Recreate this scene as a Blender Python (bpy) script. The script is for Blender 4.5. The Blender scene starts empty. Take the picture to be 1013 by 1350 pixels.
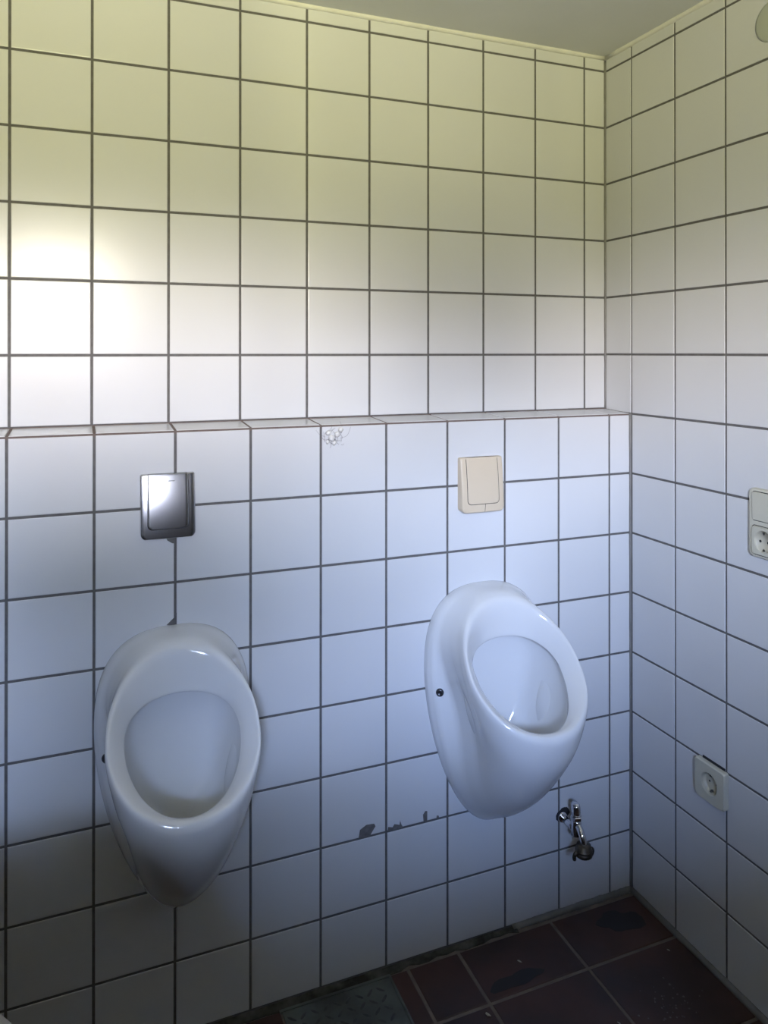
import bpy, bmesh, math, random
from mathutils import Vector, Matrix, Euler
random.seed(7)
C = bpy.context.scene.collection
T = 0.15                       # wall tile pitch in metres
# World frame: right wall X = 0, lower (boxed-out) wall Y = 0, ledge front edge Z = 0, room at X < 0, Y < 0
FLOOR = -8.0 * T
CEIL = 6.25 * T
DEPTH = 0.66 * T               # the upper wall stands back behind the ledge
LEFT = -1.95
FRONT = -2.30                  # inner face of the wall behind the photographer

# ------------------------------------------------------------------ camera
cam_data = bpy.data.cameras.new('camera')
cam = bpy.data.objects.new('camera', cam_data)
C.objects.link(cam)
cam_data.sensor_fit = 'AUTO'
cam_data.sensor_width = 36.0
cam_data.lens = 1005.13 / 1350 * 36
cam_data.shift_x = (506.5 - 516.86) / 1350
cam_data.shift_y = -(675 - 460.96) / 1350
cam_data.clip_start = 0.01
cam.location = (-8.558 * T, -10.414 * T, 1.037 * T)
cam.rotation_euler = (math.pi / 2 + 0.0034, 0, -0.3847)
bpy.context.scene.camera = cam

# ------------------------------------------------------------------ daylight
WIN_X0, WIN_X1, WIN_Z0, WIN_Z1 = -1.74, -1.16, 0.25, 0.72
WALL_T = 0.32
SKY_STRENGTH = 192.0
world = bpy.data.worlds.new('daylight')
bpy.context.scene.world = world
world.use_nodes = True
nt = world.node_tree
nt.nodes.clear()
tc = nt.nodes.new('ShaderNodeTexCoord')
sep = nt.nodes.new('ShaderNodeSeparateXYZ')
mr = nt.nodes.new('ShaderNodeMapRange')
mr.inputs['From Min'].default_value = -1
mr.inputs['From Max'].default_value = 1
ramp = nt.nodes.new('ShaderNodeValToRGB')
els = ramp.color_ramp.elements
# sunlit meadow below the horizon, white haze at it, blue above: one smooth gradient all round
stops = [(-1.0, (1.0, 0.96, 0.60)), (-0.30, (0.92, 0.88, 0.53)), (-0.05, (0.42, 0.40, 0.185)), (0.04, (0.42, 0.40, 0.23)),
         (0.12, (1.30, 1.20, 1.18)), (0.24, (1.0, 1.16, 1.56)), (0.50, (0.60, 0.95, 1.90)), (1.0, (0.40, 0.70, 1.5))]
els[0].position = 0
els[0].color = stops[0][1] + (1,)
els[1].position = 1
els[1].color = stops[-1][1] + (1,)
for z, c in stops[1:-1]:
    e = els.new((z + 1) / 2)
    e.color = c + (1,)
bg = nt.nodes.new('ShaderNodeBackground')
bg.inputs['Strength'].default_value = SKY_STRENGTH
wo = nt.nodes.new('ShaderNodeOutputWorld')
nt.links.new(tc.outputs['Generated'], sep.inputs[0])
nt.links.new(sep.outputs['Z'], mr.inputs['Value'])
nt.links.new(mr.outputs[0], ramp.inputs[0])
nt.links.new(ramp.outputs[0], bg.inputs['Color'])
nt.links.new(bg.outputs[0], wo.inputs[0])
# the window opening as a sampling portal for the daylight (gives no light of its own)
pd = bpy.data.lights.new('window_portal', 'AREA')
pd.shape = 'RECTANGLE'
pd.size = WIN_X1 - WIN_X0
pd.size_y = WIN_Z1 - WIN_Z0
pd.cycles.is_portal = True
portal = bpy.data.objects.new('window_portal', pd)
portal.location = ((WIN_X0 + WIN_X1) / 2, FRONT - WALL_T * 0.5, (WIN_Z0 + WIN_Z1) / 2)
portal.rotation_euler = (math.pi / 2, 0, 0)       # -Z of the light looks into the room (+Y)
C.objects.link(portal)
vs = bpy.context.scene.view_settings
vs.view_transform = 'Standard'
vs.look = 'None'
vs.exposure = 0.0
vs.gamma = 1.0
vs.use_curve_mapping = False


# ------------------------------------------------------------------ materials
def mat(name, col, rough=0.5, metal=0.0, noise=0.0, nscale=20.0, bump=0.0, bscale=80.0, rvar=0.0, rscale=8.0, ior=1.5, col2=None, spec=0.5):
    m = bpy.data.materials.new(name)
    m.use_nodes = True
    t = m.node_tree
    b = t.nodes['Principled BSDF']
    b.inputs['Base Color'].default_value = (*col, 1)
    b.inputs['Roughness'].default_value = rough
    b.inputs['Metallic'].default_value = metal
    b.inputs['IOR'].default_value = ior
    b.inputs['Specular IOR Level'].default_value = spec
    geo = t.nodes.new('ShaderNodeNewGeometry')
    if noise or col2:
        n = t.nodes.new('ShaderNodeTexNoise')
        n.inputs['Scale'].default_value = nscale
        n.inputs['Detail'].default_value = 5
        t.links.new(geo.outputs['Position'], n.inputs['Vector'])
        r = t.nodes.new('ShaderNodeValToRGB')
        r.color_ramp.elements[0].position = 0.35
        r.color_ramp.elements[1].position = 0.68
        a = col2 if col2 else tuple(c * (1 - noise) for c in col)
        r.color_ramp.elements[0].color = (*a, 1)
        r.color_ramp.elements[1].color = (*col, 1)
        t.links.new(n.outputs['Fac'], r.inputs[0])
        t.links.new(r.outputs[0], b.inputs['Base Color'])
    if bump:
        n2 = t.nodes.new('ShaderNodeTexNoise')
        n2.inputs['Scale'].default_value = bscale
        n2.inputs['Detail'].default_value = 3
        t.links.new(geo.outputs['Position'], n2.inputs['Vector'])
        bp = t.nodes.new('ShaderNodeBump')
        bp.inputs['Strength'].default_value = bump
        bp.inputs['Distance'].default_value = 0.001
        t.links.new(n2.outputs['Fac'], bp.inputs['Height'])
        t.links.new(bp.outputs[0], b.inputs['Normal'])
    if rvar:
        n3 = t.nodes.new('ShaderNodeTexNoise')
        n3.inputs['Scale'].default_value = rscale
        n3.inputs['Detail'].default_value = 4
        t.links.new(geo.outputs['Position'], n3.inputs['Vector'])
        mm = t.nodes.new('ShaderNodeMapRange')
        mm.inputs['From Min'].default_value = 0.35
        mm.inputs['From Max'].default_value = 0.65
        mm.inputs['To Min'].default_value = max(0.02, rough - rvar)
        mm.inputs['To Max'].default_value = min(1, rough + rvar)
        t.links.new(n3.outputs['Fac'], mm.inputs['Value'])
        t.links.new(mm.outputs[0], b.inputs['Roughness'])
    return m


M_TILE = mat('glazed_white_tile', (0.615, 0.62, 0.63), 0.22, noise=0.03, nscale=3.0, bump=0.05, bscale=40, spec=0.2)
M_GROUT = mat('grey_grout', (0.135, 0.13, 0.128), 0.9, noise=0.25, nscale=60, bump=0.4, bscale=300)
M_GROUT_WARM = mat('brownish_grout', (0.17, 0.13, 0.115), 0.9, noise=0.25, nscale=60)
M_PAINT = mat('ceiling_paint', (0.70, 0.71, 0.72), 0.75, noise=0.05, nscale=4, bump=0.15, bscale=150)
M_WALLPAINT = mat('dull_wall_paint', (0.06, 0.055, 0.05), 0.8, noise=0.1, nscale=5)
M_CAULK = mat('white_acrylic_bead', (0.72, 0.71, 0.66), 0.6, noise=0.1, nscale=30, bump=0.3, bscale=120)
M_SILI = mat('grey_silicone', (0.19, 0.185, 0.175), 0.45, noise=0.2, nscale=25, bump=0.2, bscale=90)
M_CERAMIC = mat('sanitary_ceramic', (0.66, 0.665, 0.67), 0.07, noise=0.02, nscale=4)
M_CHROME = mat('matt_chrome', (0.62, 0.62, 0.65), 0.21, metal=1.0, noise=0.12, nscale=25)
M_CHROME_EDGE = mat('bright_chrome', (0.78, 0.78, 0.80), 0.10, metal=1.0)
M_BEIGE = mat('beige_plastic', (0.60, 0.505, 0.375), 0.35, noise=0.04, nscale=12)
M_CREAM = mat('cream_plastic', (0.55, 0.53, 0.43), 0.35, noise=0.04, nscale=12)
M_CREAM_IN = mat('cream_plastic_recess', (0.50, 0.47, 0.37), 0.4)
M_GAP = mat('dark_gap', (0.02, 0.02, 0.022), 0.8)
M_BRASS = mat('tarnished_brass', (0.13, 0.11, 0.085), 0.42, metal=0.9, noise=0.45, nscale=120)
M_DARKMETAL = mat('dark_steel', (0.08, 0.08, 0.085), 0.4, metal=0.7, noise=0.4, nscale=200)
M_QUARRY = mat('red_brown_quarry_tile', (0.076, 0.033, 0.024), 0.45, noise=0.0, nscale=6, bump=0.15, bscale=60,
               rvar=0.16, rscale=5, col2=(0.036, 0.020, 0.018))
M_FGROUT = mat('floor_grout', (0.21, 0.175, 0.155), 0.9, noise=0.3, nscale=25)
M_MORTAR = mat('mouldy_mortar', (0.10, 0.10, 0.085), 0.95, nscale=28, bump=1.0, bscale=70, col2=(0.022, 0.02, 0.014))
M_STEEL = mat('galvanised_tread_plate', (0.15, 0.165, 0.155), 0.5, metal=0.4, noise=0.5, nscale=14, bump=0.2, bscale=90)
M_WEB = mat('spider_silk', (0.80, 0.79, 0.76), 0.8, noise=0.25, nscale=160)
M_CHIP = mat('bare_tile_body', (0.16, 0.15, 0.15), 0.9, noise=0.35, nscale=90)
M_RUST = mat('rust_smear', (0.20, 0.13, 0.11), 0.8)
M_COVER = mat('grey_green_plastic', (0.44, 0.46, 0.40), 0.45)
M_FRAME = mat('white_window_frame', (0.7, 0.7, 0.68), 0.4)
M_SOFFIT = mat('dark_added_soffit', (0.025, 0.022, 0.02), 0.7, noise=0.4, nscale=10)  # very dark, so the added overhang bounces little light into the room
M_DOOR = mat('dark_wood_door', (0.10, 0.07, 0.05), 0.5, noise=0.4, nscale=10)
M_LIGHTFLECK = mat('pale_crumb', (0.45, 0.43, 0.40), 0.8)


# ------------------------------------------------------------------ helpers
def jit(a):
    return random.uniform(-a, a)


def link(name, me, m, parent=None, loc=(0, 0, 0), rot=(0, 0, 0)):
    o = bpy.data.objects.new(name, me)
    if m is not None and not me.materials:
        me.materials.append(m)
    C.objects.link(o)
    o.parent = parent
    o.location = loc
    o.rotation_euler = rot
    return o


def done(bm, name, smooth=False):
    me = bpy.data.meshes.new(name)
    bmesh.ops.recalc_face_normals(bm, faces=bm.faces)
    bm.to_mesh(me)
    bm.free()
    if smooth:
        me.shade_smooth()
    return me


def tag(o, label, cat, group=None, kind=None):
    o['label'] = label
    o['category'] = cat
    if group:
        o['group'] = group
    if kind:
        o['kind'] = kind
    return o


def empty(name, loc, label, cat, group=None, rot=(0, 0, 0)):
    o = bpy.data.objects.new(name, None)
    o.empty_display_size = 0.05
    C.objects.link(o)
    o.location = loc
    o.rotation_euler = rot
    return tag(o, label, cat, group)


def add_box(bm, x0, x1, y0, y1, z0, z1):
    v = [bm.verts.new(p) for p in ((x0, y0, z0), (x1, y0, z0), (x1, y1, z0), (x0, y1, z0),
                                   (x0, y0, z1), (x1, y0, z1), (x1, y1, z1), (x0, y1, z1))]
    for f in ((0, 3, 2, 1), (4, 5, 6, 7), (0, 1, 5, 4), (1, 2, 6, 5), (2, 3, 7, 6), (3, 0, 4, 7)):
        bm.faces.new([v[i] for i in f])
    return v


def box_mesh(name, *a, bevel=0.0, seg=2):
    bm = bmesh.new()
    add_box(bm, *a)
    if bevel:
        bmesh.ops.bevel(bm, geom=bm.edges[:], offset=bevel, segments=seg, affect='EDGES', profile=0.5)
    return done(bm, name)


def loft(bm, rings, cap0=True, cap1=True, closed=True):
    vr = [[bm.verts.new(p) for p in r] for r in rings]
    n = len(vr[0])
    for a, b in zip(vr, vr[1:]):
        for i in range(n if closed else n - 1):
            j = (i + 1) % n
            bm.faces.new((a[i], a[j], b[j], b[i]))
    if cap0:
        bm.faces.new(vr[0][::-1])
    if cap1:
        bm.faces.new(vr[-1])
    return vr


def tube(bm, pts, rad, n=10):
    pts = [Vector(p) for p in pts]
    rads = rad if isinstance(rad, (list, tuple)) else [rad] * len(pts)
    rings = []
    up = Vector((0.31, 0.17, 0.93)).normalized()
    for i, p in enumerate(pts):
        d = (pts[min(i + 1, len(pts) - 1)] - pts[max(i - 1, 0)]).normalized()
        u = up - d * up.dot(d)
        if u.length < 1e-4:
            u = d.orthogonal()
        u.normalize()
        up = u
        w = d.cross(u)
        rings.append([p + (u * math.cos(2 * math.pi * k / n) + w * math.sin(2 * math.pi * k / n)) * rads[i] for k in range(n)])
    loft(bm, rings)


def smooth_path(ctrl, sub=5):
    P = [Vector(p) for p in ctrl]
    out = []
    for i in range(len(P) - 1):
        p0, p1, p2, p3 = P[max(i - 1, 0)], P[i], P[i + 1], P[min(i + 2, len(P) - 1)]
        for s in range(sub):
            t = s / sub
            out.append(0.5 * ((2 * p1) + (p2 - p0) * t + (2 * p0 - 5 * p1 + 4 * p2 - p3) * t * t + (3 * p1 - p0 - 3 * p2 + p3) * t ** 3))
    out.append(P[-1])
    return out


def lathe(bm, prof, center, axis, n=20):
    """prof: (distance along axis, radius)"""
    axis = Vector(axis).normalized()
    u = axis.orthogonal().normalized()
    w = axis.cross(u)
    c = Vector(center)
    loft(bm, [[c + axis * a + (u * math.cos(2 * math.pi * k / n) + w * math.sin(2 * math.pi * k / n)) * max(r, 1e-5)
               for k in range(n)] for a, r in prof])


def round_rect(w, h, radii, seg=5):
    """outline in (x, z), radii = (top left, top right, bottom right, bottom left)"""
    out = []
    cs = [(-w / 2, h / 2, 1, -1, 90), (w / 2, h / 2, -1, -1, 0), (w / 2, -h / 2, -1, 1, -90), (-w / 2, -h / 2, 1, 1, 180)]
    for (cx, cz, sx, sz, a0), r in zip(cs, radii):
        ox, oz = cx + sx * r, cz + sz * r
        arc = []
        for k in range(seg + 1):
            a = math.radians(a0 + 90 - 90 * k / seg)
            arc.append((ox + r * math.cos(a), oz + r * math.sin(a)))
        out += arc
    return out


def plate(name, w, h, radii, depths, insets, smooth=False, seg=5, slope=0.0, cap=True):
    """rounded plate: local -Y is the front; successive outlines at given depths with given insets"""
    bm = bmesh.new()
    rings = []
    for d, i in zip(depths, insets):
        o = round_rect(w - 2 * i, h - 2 * i, [max(0.0006, r - i) for r in radii], seg)
        rings.append([(x, -d - (slope * (0.5 - z / h) * d), z) for x, z in o])
    loft(bm, rings, True, cap)
    return done(bm, name, smooth)


def flat_patch(name, pts, thick=0.0006):
    """a thin irregular patch lying on a wall, points in (x, z), front to -Y"""
    bm = bmesh.new()
    loft(bm, [[(x, 0, z) for x, z in pts], [(x, -thick, z) for x, z in pts]])
    return done(bm, name)


# ------------------------------------------------------------------ setting
def structure(name, me, m, label, cat):
    o = link(name, me, m)
    tag(o, label, cat, kind='structure')
    return o


RECESS = 0.0016
w_low = structure('wall_lower', box_mesh('wall_lower', LEFT, 0.0, RECESS, DEPTH + 0.05, FLOOR - 0.05, -0.004), M_GROUT,
                  'lower boxed-out white tiled wall behind the two urinals', 'wall')
w_up = structure('wall_back', box_mesh('wall_back', LEFT, 0.0, DEPTH + RECESS, DEPTH + 0.2, -0.02, CEIL + 0.02), M_GROUT,
                 'upper white tiled wall set back above the ledge', 'wall')
w_right = structure('wall_right', box_mesh('wall_right', RECESS, 0.2, FRONT - 0.05, DEPTH + 0.2, FLOOR - 0.05, CEIL + 0.02), M_GROUT,
                    'white tiled side wall on the right with the sockets', 'wall')
w_left = structure('wall_left', box_mesh('wall_left', LEFT - 0.2, LEFT, FRONT - 0.05, DEPTH + 0.2, FLOOR - 0.05, CEIL + 0.02), M_WALLPAINT,
                   'plain painted side wall out of the frame on the left', 'wall')
bm = bmesh.new()
y0, y1 = FRONT - WALL_T, FRONT
for a in ((LEFT - 0.2, WIN_X0, FLOOR - 0.05, CEIL + 0.02), (WIN_X1, 0.2, FLOOR - 0.05, CEIL + 0.02),
          (WIN_X0, WIN_X1, FLOOR - 0.05, WIN_Z0), (WIN_X0, WIN_X1, WIN_Z1, CEIL + 0.02)):
    add_box(bm, a[0], a[1], y0, y1, a[2], a[3])
structure('wall_front', done(bm, 'wall_front'), M_WALLPAINT, 'plain wall with the window behind the photographer', 'wall')
structure('ceiling', box_mesh('ceiling', LEFT - 0.2, 0.2, FRONT - WALL_T, DEPTH + 0.2, CEIL, CEIL + 0.1), M_PAINT,
          'plain matt off-white ceiling', 'ceiling')
floor = structure('floor', box_mesh('floor', LEFT - 0.1, 0.1, FRONT - 0.1, 0.1, FLOOR - 0.1, FLOOR - 0.002), M_FGROUT,
                  'dark red-brown quarry tiled floor with pale grout', 'floor')

# window frame, door behind the photographer
bm = bmesh.new()
fy0, fy1 = FRONT - WALL_T * 0.7, FRONT - WALL_T * 0.4
fw = 0.045
for a in ((WIN_X0, WIN_X0 + fw, WIN_Z0, WIN_Z1), (WIN_X1 - fw, WIN_X1, WIN_Z0, WIN_Z1),
          (WIN_X0 + fw, WIN_X1 - fw, WIN_Z0, WIN_Z0 + fw), (WIN_X0 + fw, WIN_X1 - fw, WIN_Z1 - fw, WIN_Z1)):
    add_box(bm, a[0], a[1], fy0, fy1, a[2], a[3])
structure('window_1', done(bm, 'window_1'), M_FRAME, 'white framed window standing open behind the photographer', 'window')
structure('door_1', box_mesh('door_1', -0.86, -0.06, FRONT, FRONT + 0.04, FLOOR, FLOOR + 1.98, bevel=0.004), M_DOOR,
          'dark wooden door behind the photographer', 'door')
# unseen roof overhang, added to cut skylight low on the wall
structure('trim_9', box_mesh('trim_9', LEFT - 1.5, 1.5, FRONT - WALL_T - 0.78, FRONT - WALL_T, CEIL + 0.02, CEIL + 0.12), M_SOFFIT,
          'dark roof overhang added unseen outside above the window', 'roof')


# unseen concrete slab, added outside to block steep light from the ground
structure('floor_added_yard', box_mesh('floor_added_yard', LEFT - 8, 9.0, FRONT - WALL_T - 4.9, FRONT - WALL_T, FLOOR - 0.5, FLOOR - 0.3),
          mat('yard_concrete', (0.20, 0.195, 0.18), 0.9, noise=0.3, nscale=2), 'grey concrete slab added unseen outside the window', 'yard')
# the tree is unseen, added outside to darken the lower left wall
M_BARK = mat('bark', (0.07, 0.055, 0.04), 0.9, noise=0.4, nscale=6)
M_LEAF = mat('dark_foliage', (0.018, 0.026, 0.012), 0.7, noise=0.5, nscale=4)
tr = empty('added_tree', (-1.86, -7.4, FLOOR - 0.3), 'dark leafy tree put in unseen outside the window to shade the wall', 'added_tree')
bm = bmesh.new()
tube(bm, smooth_path([(0, 0, 0), (0.04, 0, 1.4), (-0.03, 0.05, 2.6), (0.05, 0, 4.2)], 4), [0.16 - 0.008 * i for i in range(13)], 10)
link('trunk', done(bm, 'trunk', True), M_BARK, tr)
bm = bmesh.new()
for cz, sx, sy, sz, rad, n in ((3.40, 0.85, 0.55, 0.20, 0.275, 9), (4.95, 0.75, 0.6, 0.5, 0.50, 16)):     # two leaf clumps, placed to shade chosen heights of the wall
    for i in range(n):
        t = 1 - 2 * (i + 0.5) / n
        a = i * 2.39996
        w = math.sqrt(1 - t * t)
        sub = bmesh.ops.create_icosphere(bm, subdivisions=2, radius=rad * random.uniform(0.85, 1.1),
                                         matrix=Matrix.Translation((sx * w * math.cos(a), sy * w * math.sin(a), cz + sz * t)))
        for v in sub['verts']:
            v.co += Vector((jit(0.07), jit(0.07), jit(0.07)))
link('crown', done(bm, 'crown'), M_LEAF, tr)
sh = empty('added_small_tree', (-3.75, -8.4, FLOOR - 0.3), 'small round-headed tree put in unseen outside the window to dim the upper wall', 'added_tree')  # unseen, added so its crown dims a patch of the upper wall
bm = bmesh.new()
tube(bm, [(0, 0, 0), (0.02, 0, 1.2), (0, 0, 2.3)], [0.06, 0.05, 0.04], 8)
link('trunk', done(bm, 'trunk', True), M_BARK, sh)
bm = bmesh.new()
for i in range(14):
    a, b = random.uniform(0, 2 * math.pi), random.uniform(-1, 1)
    sub = bmesh.ops.create_icosphere(bm, subdivisions=2, radius=random.uniform(0.18, 0.28),
                                     matrix=Matrix.Translation((0.36 * math.cos(a), 0.36 * math.sin(a), 2.62 + 0.24 * b)))
    for v in sub['verts']:
        v.co += Vector((jit(0.05), jit(0.05), jit(0.05)))
link('foliage', done(bm, 'foliage'), M_LEAF, sh)

# ------------------------------------------------------------------ wall tiles
_tile_cache = {}
JOINT = 0.0051


def tile_mesh(w, h):
    key = (round(w, 4), round(h, 4))
    if key in _tile_cache:
        return _tile_cache[key]
    bm = bmesh.new()
    b = 0.0017
    rings = []
    for inset, y in ((0, 0.005), (0, 0.0012), (0.32 * b, 0.0003), (b, 0.0)):
        x, z = w / 2 - inset, h / 2 - inset
        rings.append([(-x, y, -z), (x, y, -z), (x, y, z), (-x, y, z)])
    loft(bm, rings, cap0=False)
    me = done(bm, 'tile')
    _tile_cache[key] = me
    me.materials.append(M_TILE)
    return me


def put_tile(parent, cx, cy, cz, w, h, rot):
    r = Euler((rot[0] + jit(0.0016), rot[1] + jit(0.001), rot[2] + jit(0.0016)))
    n = Vector((0, -1, 0))
    n.rotate(Euler(rot))
    d = n * jit(0.00025)
    link('tile', tile_mesh(w, h), None, parent, (cx + d.x, cy + d.y, cz + d.z), r)


def grid(first, step, limit):
    """joint positions from `first`, stepping by `step`, to `limit`"""
    out = [first]
    while (out[-1] - limit) * (1 if step < 0 else -1) > 1e-6:
        out.append(out[-1] + step)
    return out


def spans(edges):
    return [(min(a, b), max(a, b)) for a, b in zip(edges, edges[1:])]


low_cols = [0.0, -0.428] + [-0.428 - i for i in range(1, 13)]
up_cols = [0.0, -0.440] + [-0.440 - i * 1.0015 for i in range(1, 13)]
low_rows = [0.0, -1, -2, -3, -4, -5, -6, -7, -7.965]
up_rows = [0.045, 0.996, 2, 3, 4, 5, 6, 6.25]
right_rows = [-7.955, -7, -6, -5, -4, -3, -2, -1, 0, 1, 2, 3, 4, 5, 6, 6.25]
right_cols = [0.66, -0.028] + [-0.028 - i * 1.016 for i in range(1, 16)]
CORNER = 0.03


def lay(parent, cols, rows, place, axis_lo):
    for c0, c1 in spans(cols):
        for r0, r1 in spans(rows):
            place(parent, c0, c1, r0, r1)


def place_back(yplane):
    def f(parent, c0, c1, r0, r1):
        top = 0.0036 if r1 == 0.0 else JOINT / 2
        x0, x1 = c0 * T + JOINT / 2, c1 * T - JOINT / 2
        z0, z1 = r0 * T + JOINT / 2, r1 * T - top
        x0 = max(x0, LEFT + 0.001)
        if x1 - x0 < 0.01:
            return
        put_tile(parent, (x0 + x1) / 2, yplane, (z0 + z1) / 2, x1 - x0, z1 - z0, (0, 0, 0))
    return f


lay(w_low, low_cols, low_rows, place_back(0.0), 0)
lay(w_up, up_cols, up_rows, place_back(DEPTH), 0)


def place_right(parent, c0, c1, r0, r1):
    ya, yb = c0 * T + JOINT / 2, c1 * T - JOINT / 2
    z0, z1 = r0 * T + JOINT / 2, r1 * T - JOINT / 2
    if yb > 0.02 and r1 <= 0.01:
        return                                   # hidden inside the boxed-out wall
    if r1 <= 0.01:
        yb = min(yb, -0.003)
    ya = max(ya, FRONT + 0.001)
    if yb - ya < 0.01:
        return
    put_tile(parent, 0.0, (ya + yb) / 2, (z0 + z1) / 2, yb - ya, z1 - z0, (0, 0, -math.pi / 2))


lay(w_right, right_cols, right_rows, place_right, 0)

# the ledge on top of the boxed-out wall: its own strip of cut tiles, falling slightly to the front
bm = bmesh.new()
loft(bm, [[(x, 0.0010, -0.0060), (x, DEPTH + 0.002, -0.0060), (x, DEPTH + 0.002, 0.0058), (x, 0.0052, 0.0004), (x, 0.0010, -0.0002)] for x in (LEFT, 0.0)])
ledge = structure('trim_1', done(bm, 'trim_1'), M_GROUT_WARM,
                  'narrow tiled ledge running along the wall above the urinals', 'ledge')
slope = 0.0055 / DEPTH
for i, (c0, c1) in enumerate(spans(low_cols)):
    x0, x1 = max(c0 * T + JOINT / 2, LEFT), c1 * T - JOINT / 2
    if x1 - x0 < 0.01:
        continue
    d = DEPTH - 0.0055
    put_tile(ledge, (x0 + x1) / 2, 0.0022 + d / 2, 0.0013 + slope * d / 2, x1 - x0, d, (-math.pi / 2 + slope, 0, 0))
bm = bmesh.new()
add_box(bm, LEFT, -0.001, DEPTH - 0.0035, DEPTH + 0.001, 0.002, 0.0075)
link('grout_line', done(bm, 'grout_line'), M_GROUT_WARM, ledge)

# beads of sealant
bead = []


def bead_mesh(name, path, rad, n=8, wob=0.15):
    bm = bmesh.new()
    pts = [Vector(p) for p in path]
    k = 40
    fine = []
    for a, b in zip(pts, pts[1:]):
        for s in range(k):
            fine.append(a.lerp(b, s / k))
    fine.append(pts[-1])
    tube(bm, fine, [rad * (1 + random.uniform(-wob, wob)) for _ in fine], n)
    return done(bm, name, True)


structure('trim_2', bead_mesh('trim_2', [(LEFT, DEPTH + 0.0005, CEIL - 0.002), (0.0, DEPTH + 0.0005, CEIL - 0.002)], 0.0075), M_CAULK,
          'white acrylic bead between the upper wall and the ceiling', 'sealant')
structure('trim_3', bead_mesh('trim_3', [(0.0005, DEPTH, CEIL - 0.002), (0.0005, FRONT, CEIL - 0.002)], 0.0075), M_CAULK,
          'white acrylic bead between the right wall and the ceiling', 'sealant')
structure('trim_4', bead_mesh('trim_4', [(0.0, DEPTH, 0.006), (0.0, DEPTH, CEIL - 0.012)], 0.0042), M_SILI,
          'grey silicone joint up the corner above the ledge', 'sealant')
structure('trim_5', bead_mesh('trim_5', [(0.0, 0.0, FLOOR), (0.0, 0.0, 0.0)], 0.0042), M_SILI,
          'grey silicone joint up the corner below the ledge', 'sealant')
structure('trim_6', bead_mesh('trim_6', [(-2.3 * T, -0.001, FLOOR + 0.002), (0.0, -0.001, FLOOR + 0.002)], 0.0085), M_SILI,
          'grey silicone fillet between floor and urinal wall by the corner', 'sealant')
structure('trim_7', bead_mesh('trim_7', [(-0.001, 0.0, FLOOR + 0.002), (-0.001, FRONT, FLOOR + 0.002)], 0.0085), M_SILI,
          'grey silicone fillet between floor and right wall', 'sealant')
structure('trim_8', bead_mesh('trim_8', [(0.0, DEPTH, 0.004), (0.0, 0.0, -0.001)], 0.003), M_SILI,
          'grey silicone joint where the ledge meets the right wall', 'sealant')

# crumbling, mouldy mortar strip where the fillet is gone
bm = bmesh.new()
xs = [LEFT + (-2.25 * T - LEFT) * i / 70 for i in range(71)]
rings = []
for x in xs:
    d = 0.019 + random.uniform(-0.005, 0.004)
    if x > -4.3 * T:
        d = 0.013 + random.uniform(-0.005, 0.004)
    hgt = random.uniform(-0.001, 0.004)
    rings.append([(x, 0.01, FLOOR - 0.004), (x, -d, FLOOR - 0.004), (x, -d, FLOOR + 0.0008 + hgt * 0.3),
                  (x, -d * 0.5, FLOOR + 0.001 + hgt), (x, 0.01, FLOOR + 0.004)])
loft(bm, rings)
link('mortar_strip', done(bm, 'mortar_strip'), M_MORTAR, floor)['label'] = 'dark mouldy mortar strip'

# ------------------------------------------------------------------ floor tiles
FP = 1.655 * T


def floor_tile(x0, x1, y0, y1):
    w, h = abs(x1 - x0), abs(y1 - y0)
    bm = bmesh.new()
    b = 0.002
    rings = []
    for inset, z in ((0, -0.01), (0, -0.0012), (b, 0.0)):
        x, y = w / 2 - inset, h / 2 - inset
        rings.append([(-x, -y, z), (x, -y, z), (x, y, z), (-x, y, z)])
    loft(bm, rings, cap0=False)
    link('floor_tile', done(bm, 'floor_tile'), M_QUARRY, floor,
         ((x0 + x1) / 2, (y0 + y1) / 2, FLOOR + random.uniform(-0.0003, 0.0003)), (jit(0.001), jit(0.001), 0))


g = 0.0035
fx = [-0.02, -1.67, -3.31, -4.96, -6.61, -8.26, -9.91, -11.56, -13.0]
fy = [-0.10, -1.095, -2.65, -4.3, -5.95, -7.6, -9.25, -10.9, -12.55, -14.2, -15.3]
PX0, PX1, PY0, PY1 = -6.02, -4.455, -0.165, -2.65
for (xa, xb) in zip(fx, fx[1:]):
    for (ya, yb) in zip(fy, fy[1:]):
        X0, X1, Y0, Y1 = xb * T + g, xa * T - g, yb * T + g, ya * T - g
        if ya > -2.6 and xb < -4.4 and xa > -6.7:
            if ya > -0.5 and xa > -4:            # half tile and sliver beside the steel plate
                floor_tile(-4.135 * T + g, -3.31 * T - g, Y0, Y1)
                floor_tile(-4.42 * T, -4.135 * T - g, Y0, Y1)
            elif xa > -4:
                floor_tile(-4.42 * T, X1, Y0, Y1)
            elif xb < -6:
                floor_tile(X0, PX0 * T - 0.004, Y0, Y1)
            continue
        floor_tile(X0, X1, Y0, Y1)

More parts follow.
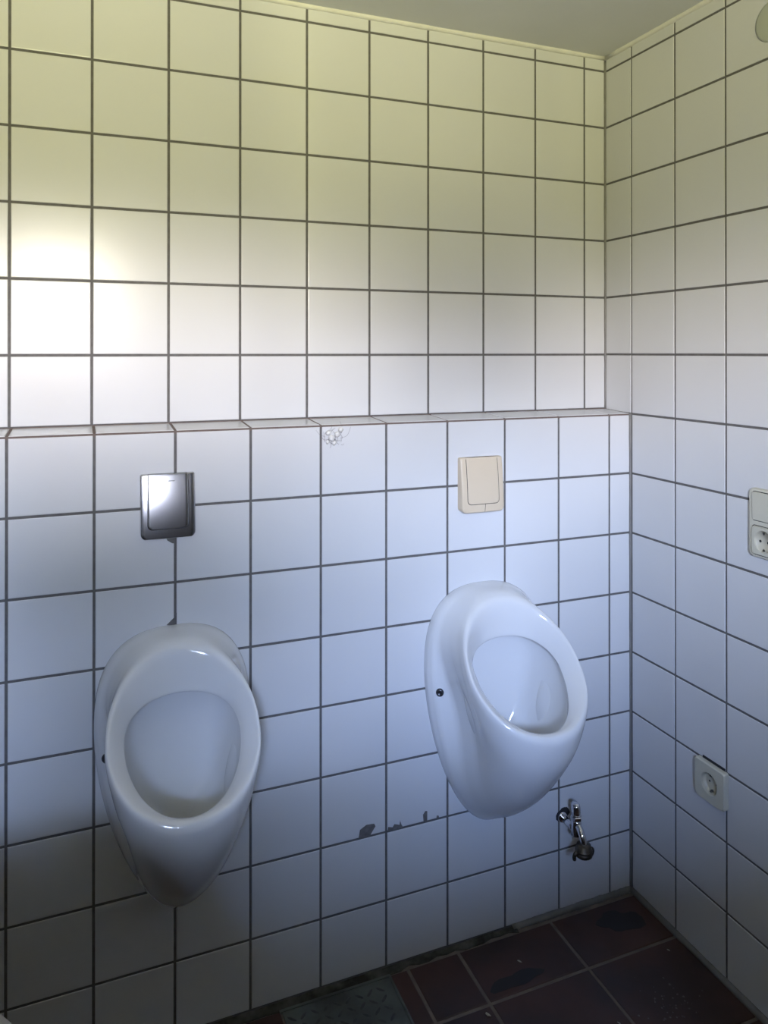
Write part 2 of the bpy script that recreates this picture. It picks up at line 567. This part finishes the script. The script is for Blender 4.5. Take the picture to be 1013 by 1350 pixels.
# ------------------------------------------------------------------ steel tread plate let into the floor
tp = empty('tread_plate', ((PX0 + PX1) / 2 * T, (PY0 + PY1) / 2 * T, FLOOR), 'dull grey steel tread plate covering the hatch in the floor', 'hatch cover')
PW, PH = (PX1 - PX0) * T, (PY0 - PY1) * T
link('plate', box_mesh('plate', -PW / 2, PW / 2, -PH / 2, PH / 2, -0.004, 0.002, bevel=0.001), M_STEEL, tp)
bm = bmesh.new()
nx, ny = int(PW / 0.024), int(PH / 0.024)
for i in range(nx):
    for j in range(ny):
        cx, cy = -PW / 2 + 0.014 + i * 0.024, -PH / 2 + 0.014 + j * 0.024
        a = math.radians(45 if (i + j) % 2 else -45)
        ca, sa = math.cos(a), math.sin(a)
        top = bm.verts.new((cx, cy, 0.0042))
        ring = []
        for k in range(8):
            t = 2 * math.pi * k / 8
            u, v = 0.0115 * math.cos(t), 0.0036 * math.sin(t)
            ring.append(bm.verts.new((cx + u * ca - v * sa, cy + u * sa + v * ca, 0.0019)))
        for k in range(8):
            bm.faces.new((ring[k], ring[(k + 1) % 8], top))
M_TREAD = mat('darker_tread', (0.105, 0.115, 0.108), 0.4, metal=0.5, noise=0.5, nscale=40)  # raised pattern in a darker steel than the plate
o = link('tread_pattern', done(bm, 'tread_pattern', True), M_TREAD, tp)
o['kind'] = 'stuff'
rim = bmesh.new()
add_box(rim, PW / 2, PW / 2 + 0.005, -PH / 2, PH / 2 + 0.006, -0.004, 0.0035)
add_box(rim, -PW / 2 - 0.005, PW / 2, PH / 2, PH / 2 + 0.006, -0.004, 0.0035)
link('edge_angle', done(rim, 'edge_angle'), M_STEEL, tp)

# damp patches on the corner tiles and dried splashes (flat marks that belong to the floor)
M_WET = mat('damp_tile', (0.018, 0.012, 0.011), 0.30, noise=0.2, nscale=9)
M_SCALE = mat('dried_limescale', (0.20, 0.18, 0.17), 0.9, noise=0.5, nscale=60)


def floor_mark(name, cx, cy, rx, ry, m, wob=0.2, n=22, z=0.0006):
    bm = bmesh.new()
    ph = random.uniform(0, 6.28)
    o = []
    for k in range(n):
        a = 2 * math.pi * k / n
        r = 1 + wob * math.sin(2 * a + ph) + wob * 0.6 * math.sin(5 * a + 2 * ph) + jit(wob * 0.3)
        o.append((cx + rx * r * math.cos(a), cy + ry * r * math.sin(a)))
    loft(bm, [[(x, y, FLOOR + 0.0001) for x, y in o], [(x, y, FLOOR + z) for x, y in o]])
    return link(name, done(bm, name), m, floor)


floor_mark('damp_patch', -0.62 * T, -0.52 * T, 0.36 * T, 0.22 * T, M_WET)['label'] = 'dark damp patch on the corner tile'
floor_mark('damp_patch', -2.75 * T, -0.88 * T, 0.38 * T, 0.13 * T, M_WET)['label'] = 'dark damp patch by the grout line'
bm = bmesh.new()
for k in range(46):
    cx, cy, r = (-0.98 + random.gauss(0, 0.22)) * T, (-2.02 + random.gauss(0, 0.17)) * T, random.uniform(0.0008, 0.0028)
    o = [(cx + r * (1 + jit(0.25)) * math.cos(a), cy + r * (1 + jit(0.25)) * math.sin(a)) for a in [2 * math.pi * q / 7 for q in range(7)]]
    bm.faces.new([bm.verts.new((x, y, FLOOR + 0.0007)) for x, y in o])
o = link('dried_splashes', done(bm, 'dried_splashes'), M_SCALE, floor)
o['label'] = 'pale dried splashes on the tile nearest the right wall'
o['kind'] = 'stuff'

# crumbs and flecks on the floor
for (x, y, s, lab) in ((-2.55, -0.62, 0.004, 'pale splinter on the floor tile below the right urinal'),
                       (-0.35, -1.28, 0.003, 'pale crumb on the floor tile nearest the right wall'),
                       (-3.43, -1.25, 0.005, 'pale shard at the grout crossing near the steel plate'),
                       (-1.86, -2.02, 0.003, 'pale crumb low in the frame on the middle floor tile')):
    bm = bmesh.new()
    bmesh.ops.create_icosphere(bm, subdivisions=1, radius=s, matrix=Matrix.Diagonal((0.5, 1.5, 0.45, 1)))
    for v in bm.verts:
        v.co += Vector((jit(s * 0.2), jit(s * 0.2), jit(s * 0.1)))
    o = link('crumb', done(bm, 'crumb'), M_LIGHTFLECK, None, (x * T, y * T, FLOOR + s * 0.4), (0, 0, 0.5))
    tag(o, lab, 'crumb', 'crumbs on the floor')

# ------------------------------------------------------------------ urinals
# control rings in tile units: half width, z top, z widest, z bottom, out top, out side, out bottom, top exponent, bottom exponents
RINGS = [
    (0.98, -2.555, -3.75, -6.20, 0.00, 0.00, 0.00, 0.77, 1.24, 1.18),
    (0.98, -2.555, -3.75, -6.18, 0.09, 0.11, 0.07, 0.77, 1.24, 1.18),
    (0.965, -2.56, -3.76, -6.12, 0.16, 0.19, 0.20, 0.78, 1.22, 1.16),
    (0.93, -2.567, -3.80, -5.93, 0.24, 0.32, 0.50, 0.80, 1.15, 1.10),
    (0.895, -2.575, -3.78, -5.62, 0.33, 0.62, 0.96, 0.83, 1.05, 1.05),
    (0.885, -2.588, -3.72, -5.20, 0.41, 0.92, 1.42, 0.87, 1.0, 1.0),
    (0.885, -2.615, -3.58, -4.60, 0.475, 1.14, 1.87, 0.91, 0.98, 0.98),
    (0.882, -2.66, -3.46, -4.18, 0.53, 1.24, 2.02, 0.945, 0.96, 0.96),
    (0.855, -2.74, -3.42, -4.04, 0.565, 1.29, 2.01, 0.96, 0.96, 0.96),
    (0.80, -2.885, -3.44, -4.01, 0.585, 1.25, 1.95, 0.97, 0.96, 0.96),
    (0.715, -3.08, -3.49, -4.03, 0.595, 1.16, 1.88, 0.95, 0.96, 0.96),
    (0.675, -3.19, -3.52, -4.05, 0.60, 1.10, 1.85, 0.94, 0.96, 0.96),
    (0.667, -3.205, -3.53, -4.065, 0.575, 1.075, 1.84, 0.94, 0.96, 0.96),
    (0.690, -3.18, -3.54, -4.11, 0.50, 1.01, 1.83, 0.94, 0.96, 0.96),
    (0.735, -3.13, -3.60, -4.40, 0.40, 0.86, 1.74, 0.92, 0.94, 0.94),
    (0.66, -3.36, -3.85, -4.80, 0.26, 0.62, 1.40, 0.86, 0.88, 0.92),
    (0.47, -4.05, -4.42, -5.00, 0.27, 0.48, 1.05, 0.90, 0.92, 0.95),
    (0.20, -4.65, -4.75, -5.05, 0.38, 0.50, 0.78, 1.0, 1.0, 1.0),
    (0.03, -4.95, -4.97, -5.02, 0.52, 0.55, 0.60, 1.0, 1.0, 1.0),
]
SCOOP = {2: 0.05, 3: 0.27, 4: 0.30, 5: 0.16, 6: 0.03}


def ring_params(sub=4):
    out = []
    n = len(RINGS)
    for i in range(n - 1):
        p = [RINGS[max(i - 1, 0)], RINGS[i], RINGS[i + 1], RINGS[min(i + 2, n - 1)]]
        for s in range(sub):
            t = s / sub
            vals = []
            for k in range(10):
                a, b, c, d = (q[k] for q in p)
                vals.append(0.5 * (2 * b + (c - a) * t + (2 * a - 5 * b + 4 * c - d) * t * t + (3 * b - a - 3 * c + d) * t ** 3))
            sc = SCOOP.get(i, 0) * (1 - t) + SCOOP.get(i + 1, 0) * t
            out.append((vals, sc))
    out.append((list(RINGS[-1]), 0))
    return out


def urinal_mesh():
    bm = bmesh.new()
    N = 96
    rings = []
    for v, sc in ring_params():
        a, zt, zm, zb, ot, om, ob, e0, ex, ez = v
        ring = []
        for k in range(N):
            th = 2 * math.pi * k / N
            s, c = math.sin(th), math.cos(th)
            if c >= 0:
                xs = abs(s) ** e0
                z = zm + (zt - zm) * c ** e0
            else:
                xs = abs(s) ** ex
                z = zm + (zb - zm) * (-c) ** ez
            # blend of exponents across the widest point keeps the outline smooth
            A = (ot + ob) / 2 - om
            B = (ot - ob) / 2
            out = om + B * c + A * c * c
            ang = math.degrees(math.acos(max(-1, min(1, c))))
            dent = sc * math.exp(-((ang - 108) / (26 if ang < 108 else 27)) ** 2)
            x = a * xs - dent
            ring.append(Vector((math.copysign(x, s) if abs(s) > 1e-9 else 0.0, -out, z)) * T)
        rings.append(ring)
    loft(bm, rings, cap0=True, cap1=True)
    return done(bm, 'bowl', True)


UR = urinal_mesh()


def urinal(cx, dz, label):
    r = empty('urinal', (cx * T, 0, dz * T), label, 'urinal', 'wall-hung urinals')
    link('bowl', UR, M_CERAMIC, r)
    for s in (-1, 1):
        bm = bmesh.new()
        p = Vector((s * 0.83 * T, -0.235 * T, -4.03 * T))
        nrm = Vector((s * 0.55, -0.8, 0.0)).normalized()
        lathe(bm, [(-0.01, 0.007), (0.002, 0.009), (0.005, 0.008), (0.0062, 0.0046), (0.0045, 0.0034), (0.0045, 0.0001)], p, nrm, 16)
        link('fixing_bolt', done(bm, 'fixing_bolt', True), M_DARKMETAL, r)['label'] = 'dark fixing bolt'
    return r


u1 = urinal(-7.45, 0.0, 'white ceramic urinal on the left, below the chrome flush plate')
u2 = urinal(-2.84, 0.05, 'white ceramic urinal on the right, below the beige flush plate')


# ------------------------------------------------------------------ flush plates
def curved_plate(name, w, h, z_mid, back, front, r_top, r_bot, bev, m=14):
    """rounded plate whose front follows front(x, z) (depth, z in the parent's frame); local -Y is the front"""
    zs = [0, bev * 0.3, bev] + [bev + (h - 2 * bev) * i / 26 for i in range(1, 26)] + [h - bev, h - bev * 0.3, h]
    zs = sorted(set(zs + [r_bot * (1 - math.cos(math.pi * i / 14)) for i in range(1, 8)] + [h - r_top * (1 - math.cos(math.pi * i / 14)) for i in range(1, 8)]))
    bm = bmesh.new()
    rings = []
    for zz in zs:
        hw = w / 2
        if zz < r_bot:
            hw -= r_bot - math.sqrt(max(0, r_bot ** 2 - (r_bot - zz) ** 2))
        if h - zz < r_top:
            hw -= r_top - math.sqrt(max(0, r_top ** 2 - (r_top - h + zz) ** 2))
        e = min(zz, h - zz)
        low = bev * (1 - math.sqrt(max(0, 1 - (1 - min(1, e / bev)) ** 2)))
        z = z_mid - h / 2 + zz
        ring = [(-hw, -back, z)]
        for k in range(m + 5):
            if k < 2:
                x, l2 = -hw + bev * (0, 0.3)[k], bev * (1, 0.29)[k]
            elif k > m + 2:
                x, l2 = hw - bev * (0.3, 0)[k - m - 3], bev * (0.29, 1)[k - m - 3]
            else:
                x, l2 = (-hw + bev) + (2 * hw - 2 * bev) * (k - 2) / m, 0
            ring.append((x, -(front(x, z) - max(low, l2)), z))
        ring.append((hw, -back, z))
        rings.append(ring)
    loft(bm, rings)
    me = done(bm, name, True)
    me.set_sharp_from_angle(angle=math.radians(50))
    return me


def flush_plate(cx, cz, w, h, d_top, d_bot, sag, m, label):
    r = empty('flush_plate', (cx, 0, cz), label, 'flush plate', 'flush plates')

    def front(x, z, add=0.0):
        t = max(0.0, min(1.0, (z + h / 2) / h))          # 0 at the bottom edge, 1 at the top: the face leans back more and more
        return d_bot - (d_bot - d_top) * t * t - sag * (x / (w / 2)) ** 2 + add
    link('frame', curved_plate('frame', w, h, 0, 0.0, front, 0.004, 0.011, 0.0022), m, r)
    bw, bh = w * 0.735, h * 0.845
    bz = (h - bh) / 2
    link('button_gap', curved_plate('button_gap', bw + 0.0024, bh - 0.002, bz - 0.0022, 0.003, lambda x, z: front(x, z, 0.0003), 0.0006, 0.0095, 0.0003), M_GAP, r)
    link('button', curved_plate('button', bw, bh, bz, 0.003, lambda x, z: front(x, z, 0.0012), 0.0006, 0.0085, 0.0009), m, r)
    return r


fp1 = flush_plate(-7.53 * T, -0.965 * T, 0.69 * T, 0.83 * T, 0.010, 0.0240, 0.0020, M_CHROME,
                  'square chrome flush plate above the left urinal')
fp2 = flush_plate(-2.895 * T, -0.985 * T, 0.725 * T, 0.83 * T, 0.014, 0.025, 0.0015, M_BEIGE,
                  'square beige plastic flush plate with a cracked lower edge, above the right urinal')
bm = bmesh.new()
tube(bm, [(0.0045, -0.0252, -0.0435), (0.0035, -0.0253, -0.052), (0.0030, -0.0252, -0.0590), (0.0028, -0.0236, -0.0622)], 0.00045, 6)
link('crack', done(bm, 'crack'), M_GAP, fp2)['label'] = 'dark crack in the lower edge'
bm = bmesh.new()
for i in range(4):
    x = 0.0005 + i * 0.0032
    add_box(bm, x, x + 0.002, -0.0146, -0.0140, 0.0475, 0.0490)
link('embossed_mark', done(bm, 'embossed_mark'), M_DARKMETAL, fp1)['label'] = 'tiny worn embossed mark'

# ------------------------------------------------------------------ chipped glaze and patches (parts of the lower wall)
def chip(pts, m, label):
    o = link('chipped_patch', flat_patch('chipped_patch', [(x * T, z * T) for x, z in pts]), m, w_low)
    o['label'] = label


chip([(-4.86, -5.98), (-4.84, -5.87), (-4.74, -5.82), (-4.62, -5.83), (-4.60, -5.87), (-4.68, -5.98)], M_CHIP, 'grey chip in the tile edge')
chip([(-4.41, -5.99), (-4.40, -5.93), (-4.33, -5.95), (-4.30, -5.91), (-4.22, -5.94), (-4.21, -5.88), (-4.19, -5.94), (-4.16, -5.99)], M_CHIP, 'grey ragged chips in the tile edge')
chip([(-3.83, -5.99), (-3.84, -5.88), (-3.80, -5.83), (-3.77, -5.84), (-3.77, -5.99)], M_CHIP, 'grey upright chip in the tile edge')
chip([(-3.62, -5.99), (-3.61, -5.94), (-3.58, -5.95), (-3.57, -5.99)], M_CHIP, 'small grey chip')
chip([(-7.43, -1.36), (-7.56, -1.37), (-7.53, -1.44), (-7.47, -1.48), (-7.43, -1.49)], M_GROUT, 'grey grout patch below the chrome plate')
chip([(-7.41, -2.40), (-7.44, -2.46), (-7.54, -2.55), (-7.41, -2.56)], M_GROUT, 'grey grout patch above the left urinal')


# ------------------------------------------------------------------ cobweb under the ledge
web = empty('cobweb', (-5.25 * T, 0, -0.05 * T), 'small cobweb with pale egg sacs hanging under the ledge front edge', 'cobweb')
for (x, z, s) in ((-0.005, -0.020, 0.0068), (0.008, -0.013, 0.0062), (-0.012, -0.009, 0.0058), (0.001, -0.031, 0.0052),
                  (-0.013, -0.028, 0.0042), (0.016, -0.003, 0.0055)):
    bm = bmesh.new()
    bmesh.ops.create_icosphere(bm, subdivisions=2, radius=s)
    for v in bm.verts:
        v.co *= 1 + jit(0.12)
    link('egg_sac', done(bm, 'egg_sac', True), M_WEB, web, (x, -s * 0.7, z))
bm = bmesh.new()
for a in range(26):
    x, z = random.uniform(-0.021, 0.020), random.uniform(-0.036, 0.004)
    x2, z2 = x + random.uniform(-0.016, 0.016), z + random.uniform(-0.012, 0.012)
    tube(bm, [(x, -0.003, z), ((x + x2) / 2, -0.006, (z + z2) / 2 - 0.002), (x2, -0.003, z2)], 0.00028, 4)
for p in ([(-0.038, -0.0006, -0.002), (-0.030, -0.001, -0.012), (-0.018, -0.002, -0.017)],
          [(0.018, -0.002, -0.021), (0.032, -0.001, -0.016), (0.040, -0.0006, 0.002)]):
    tube(bm, smooth_path(p, 4), 0.00022, 4)
o = link('threads', done(bm, 'threads'), M_CHIP, web)
o['kind'] = 'stuff'


# ------------------------------------------------------------------ hose tap low on the lower wall
TX, TZ = -1.37 * T, -6.47 * T
tap = empty('hose_tap', (TX, 0, TZ), 'small chrome hose tap with a tarnished brass coupling low on the wall', 'tap')
bm = bmesh.new()
pts = []
for k in range(14):
    a = 2 * math.pi * k / 14
    rr = 0.0172 * (1 + 0.18 * math.sin(2 * a + 0.6) + jit(0.08))
    pts.append((rr * math.cos(a) + 0.002, rr * math.sin(a) + 0.006))
link('wall_hole', flat_patch('wall_hole', pts, 0.0008), M_GAP, tap)['label'] = 'dark ragged cut-out in the tile'
bm = bmesh.new()
lathe(bm, [(0.0, 0.013), (0.003, 0.013), (0.006, 0.0105), (0.007, 0.0075)], (0, 0, 0), (0, -1, 0), 20)
link('escutcheon', done(bm, 'escutcheon', True), M_CHROME_EDGE, tap)
bm = bmesh.new()
tube(bm, [(0, -0.004, 0), (0, -0.030, 0), (0, -0.058, 0.001)], 0.0085, 16)
link('inlet_pipe', done(bm, 'inlet_pipe', True), M_CHROME_EDGE, tap)
bm = bmesh.new()
lathe(bm, [(0.0, 0.008), (0.002, 0.0120), (0.034, 0.0120), (0.037, 0.0105)], (0, -0.057, -0.012), (0, 0, 1), 18)
link('body', done(bm, 'body', True), M_CHROME_EDGE, tap)
bm = bmesh.new()
lathe(bm, [(0.0, 0.0130), (0.001, 0.0142), (0.008, 0.0142), (0.009, 0.0130)], (0, -0.057, 0.026), (0, 0, 1), 6)
link('bonnet_nut', done(bm, 'bonnet_nut'), M_CHROME_EDGE, tap)
bm = bmesh.new()
hd = []
for z, rx, y0, y1 in ((0.034, 0.0085, -0.066, -0.049), (0.040, 0.0105, -0.068, -0.045), (0.054, 0.0105, -0.068, -0.042), (0.061, 0.0090, -0.066, -0.042), (0.064, 0.0055, -0.061, -0.046)):
    hd.append([(rx * math.cos(2 * math.pi * k / 14), (y0 + y1) / 2 + (y1 - y0) / 2 * math.sin(2 * math.pi * k / 14), z) for k in range(14)])
loft(bm, hd)
link('handle', done(bm, 'handle', True), M_CHROME_EDGE, tap)
bm = bmesh.new()
tube(bm, smooth_path([(0, -0.058, 0.016), (0, -0.069, 0.012), (0, -0.079, 0.002), (0, -0.085, -0.010), (0, -0.086, -0.020)], 6), 0.0080, 14)
link('spout', done(bm, 'spout', True), M_CHROME_EDGE, tap)
CZ = -0.015
bm = bmesh.new()
lathe(bm, [(0, 0.0095), (0.001, 0.0165), (0.010, 0.0170), (0.011, 0.0195), (0.014, 0.0203), (0.0155, 0.0180), (0.017, 0.0203), (0.025, 0.0200), (0.028, 0.0160), (0.028, 0.0001)],
      (0, -0.086, CZ), (0, 0, -1), 24)
cp = link('hose_coupling', done(bm, 'hose_coupling', True), M_BRASS, tap)
cp['label'] = 'tarnished brass claw coupling'
for s in (-1, 1):
    bm = bmesh.new()
    q = [(s * 0.015, -0.086, CZ - 0.015), (s * 0.0225, -0.086, CZ - 0.016), (s * 0.0255, -0.085, CZ - 0.023), (s * 0.0235, -0.083, CZ - 0.032)]
    tube(bm, smooth_path(q, 4), [0.0045] * 13, 8)
    link('claw', done(bm, 'claw', True), M_BRASS, cp)


# ------------------------------------------------------------------ sockets and switch on the right wall (local -Y faces the room)
ROT_R = (0, 0, -math.pi / 2)


def ring_plate(name, outer, hole_r, d0, d1, n_hole=None, chamfer=0.001):
    """plate with a round hole, outer = outline (x, z)"""
    bm = bmesh.new()
    n = len(outer)
    ang = [math.atan2(z, x) for x, z in outer]
    hole = [(hole_r * math.cos(a), hole_r * math.sin(a)) for a in ang]
    big = lambda s: [(x * s, z * s) for x, z in outer]
    rings = [[(x, -d0, z) for x, z in outer], [(x, -d1 * 0.7, z) for x, z in outer], [(x, -d1, z) for x, z in big(0.95)],
             [(x * 1.06, -d1, z * 1.06) for x, z in hole], [(x, -d1 + chamfer, z) for x, z in hole], [(x, -d0, z) for x, z in hole]]
    loft(bm, rings, False, False)
    return done(bm, name)


def dense(outline, step=0.003):
    out = []
    for a, b in zip(outline, outline[1:] + outline[:1]):
        k = max(1, int(math.hypot(b[0] - a[0], b[1] - a[1]) / step))
        for i in range(k):
            out.append((a[0] + (b[0] - a[0]) * i / k, a[1] + (b[1] - a[1]) * i / k))
    return out


def schuko(parent, cz, m, m_in, r=0.0215, depth_front=0.009):
    bm = bmesh.new()
    n = 28
    rings = []
    for y, rr in ((-depth_front + 0.0005, r), (-0.0012, r * 0.95), (-0.0010, r * 0.90)):
        rings.append([(rr * math.cos(2 * math.pi * k / n), y, cz + rr * math.sin(2 * math.pi * k / n)) for k in range(n)])
    loft(bm, rings, False, True)
    well = link('socket_well', done(bm, 'socket_well', True), m_in, parent)
    for s in (-1, 1):
        bm = bmesh.new()
        lathe(bm, [(0, 0.0022), (0.0006, 0.0022)], (s * 0.0095, -0.0007, cz), (0, -1, 0), 10)
        link('pin_hole', done(bm, 'pin_hole'), M_GAP, well)
    for s in (-1, 1):
        bm = bmesh.new()
        tube(bm, smooth_path([(0, -0.001, cz + s * r * 0.84), (0, -0.004, cz + s * r * 0.70), (0, -0.0085, cz + s * r * 0.84)], 4), 0.0022, 6)
        link('earth_clip', done(bm, 'earth_clip', True), M_DARKMETAL, well)
    return well


sk = empty('wall_socket', (0, -1.82 * T, -5.265 * T), 'single cream power socket low on the right wall', 'socket', 'power fittings', ROT_R)
sw, sh = 0.575 * T, 0.56 * T
out = dense(round_rect(sw, sh, (0.005, 0.005, 0.012, 0.014), 5))
link('cover_plate', ring_plate('cover_plate', out, 0.0225, 0.0, 0.013), M_CREAM, sk)
schuko(sk, 0.0, M_CREAM, M_CREAM_IN, 0.0222, 0.013)
bm = bmesh.new()
add_box(bm, -0.030, 0.034, -0.0012, 0.0, sh / 2 - 0.001, sh / 2 + 0.0055)
link('cutout_gap', done(bm, 'cutout_gap'), M_GAP, sk)['label'] = 'dark open gap in the tile above the plate'

sb = empty('switch_socket', (0, -2.79 * T, -1.285 * T), 'cream double plate with rocker switch above a socket, at the right frame edge', 'switch', 'power fittings', ROT_R)
bw, bh = 0.545 * T, 0.94 * T
fr = plate('frame', bw, bh, (0.012,) * 4, [0, 0.006, 0.0085, 0.009], [0, 0.0003, 0.002, 0.005])
link('frame', fr, M_CREAM, sb)
for cz, nm in ((0.0345, 'rocker'), (-0.0345, 'socket_insert')):
    link('insert_gap', plate('insert_gap', 0.0625, 0.0605, (0.0065,) * 4, [0.005, 0.0096], [0, 0]), M_GAP, sb, (0, 0, cz))
    if nm == 'rocker':
        link('rocker', plate('rocker', 0.0600, 0.0580, (0.0055,) * 4, [0.005, 0.0108, 0.0120], [0, 0, 0.0012]), M_CREAM, sb, (0, 0, cz), (0.02, 0, 0))
    else:
        out2 = dense(round_rect(0.060, 0.058, (0.0055,) * 4, 4))
        ins = link('socket_insert', ring_plate('socket_insert', out2, 0.0215, 0.0094, 0.0135), M_CREAM, sb, (0, 0, cz))
        bm = bmesh.new()
        n = 28
        rr = 0.0212
        loft(bm, [[(rr * math.cos(2 * math.pi * k / n), y, rr * math.sin(2 * math.pi * k / n)) for k in range(n)] for y in (-0.0134, -0.0098)], False, True)
        link('socket_well', done(bm, 'socket_well', True), M_CREAM_IN, ins)
        for s in (-1, 1):
            bm = bmesh.new()
            lathe(bm, [(0, 0.0028), (0.0006, 0.0028)], (s * 0.0095, -0.0101, 0), (0, -1, 0), 10)
            link('pin_hole', done(bm, 'pin_hole'), M_GAP, ins)
            bm = bmesh.new()
            tube(bm, [(0, -0.0105, s * 0.019), (0, -0.0115, s * 0.015), (0, -0.0128, s * 0.019)], 0.0014, 6)
            link('earth_clip', done(bm, 'earth_clip', True), M_DARKMETAL, ins)

jb = empty('cover_cap', (0, -2.885 * T, 5.48 * T), 'round grey-green blanking cap high on the right wall at the frame edge', 'cap', None, ROT_R)
bm = bmesh.new()
lathe(bm, [(0, 0.0415), (0.0015, 0.0415), (0.0035, 0.0405), (0.005, 0.036), (0.0058, 0.02), (0.006, 0.0001)], (0, 0, 0), (0, -1, 0), 36)
link('cap_disc', done(bm, 'cap_disc', True), M_COVER, jb)

# ------------------------------------------------------------------ washbasin whose far corner just enters the frame
BX, BY, BZ = (LEFT + -1.305) / 2, -1.096, -0.355
wb = empty('washbasin', (BX, BY, BZ), 'greyish basin, only its rounded rim showing in the bottom left corner', 'basin')
bwid, bdep = -1.305 - LEFT, 0.52


def brect(s, z, off=0.0):
    o = round_rect(bwid * s[0], bdep * s[1], (0.02, 0.16, 0.16, 0.02), 9)
    return [(x + off, y, z) for x, y in o]


bm = bmesh.new()
loft(bm, [brect((0.45, 0.4), -0.17, -0.09), brect((0.8, 0.75), -0.12, -0.05), brect((0.96, 0.95), -0.05), brect((1, 1), -0.012), brect((0.99, 0.985), 0.0),
          brect((0.955, 0.95), 0.003), brect((0.90, 0.88), -0.004), brect((0.84, 0.80), -0.05), brect((0.65, 0.6), -0.11), brect((0.2, 0.2), -0.125)])
link('basin_bowl', done(bm, 'basin_bowl', True), mat('greyed_ceramic', (0.24, 0.235, 0.22), 0.35, noise=0.1, nscale=8), wb)
bm = bmesh.new()
tube(bm, smooth_path([(-0.22, 0, 0.0), (-0.22, 0, 0.07), (-0.18, 0, 0.105), (-0.11, 0, 0.085)], 5), 0.011, 12)
link('basin_tap', done(bm, 'basin_tap', True), M_CHROME_EDGE, wb)
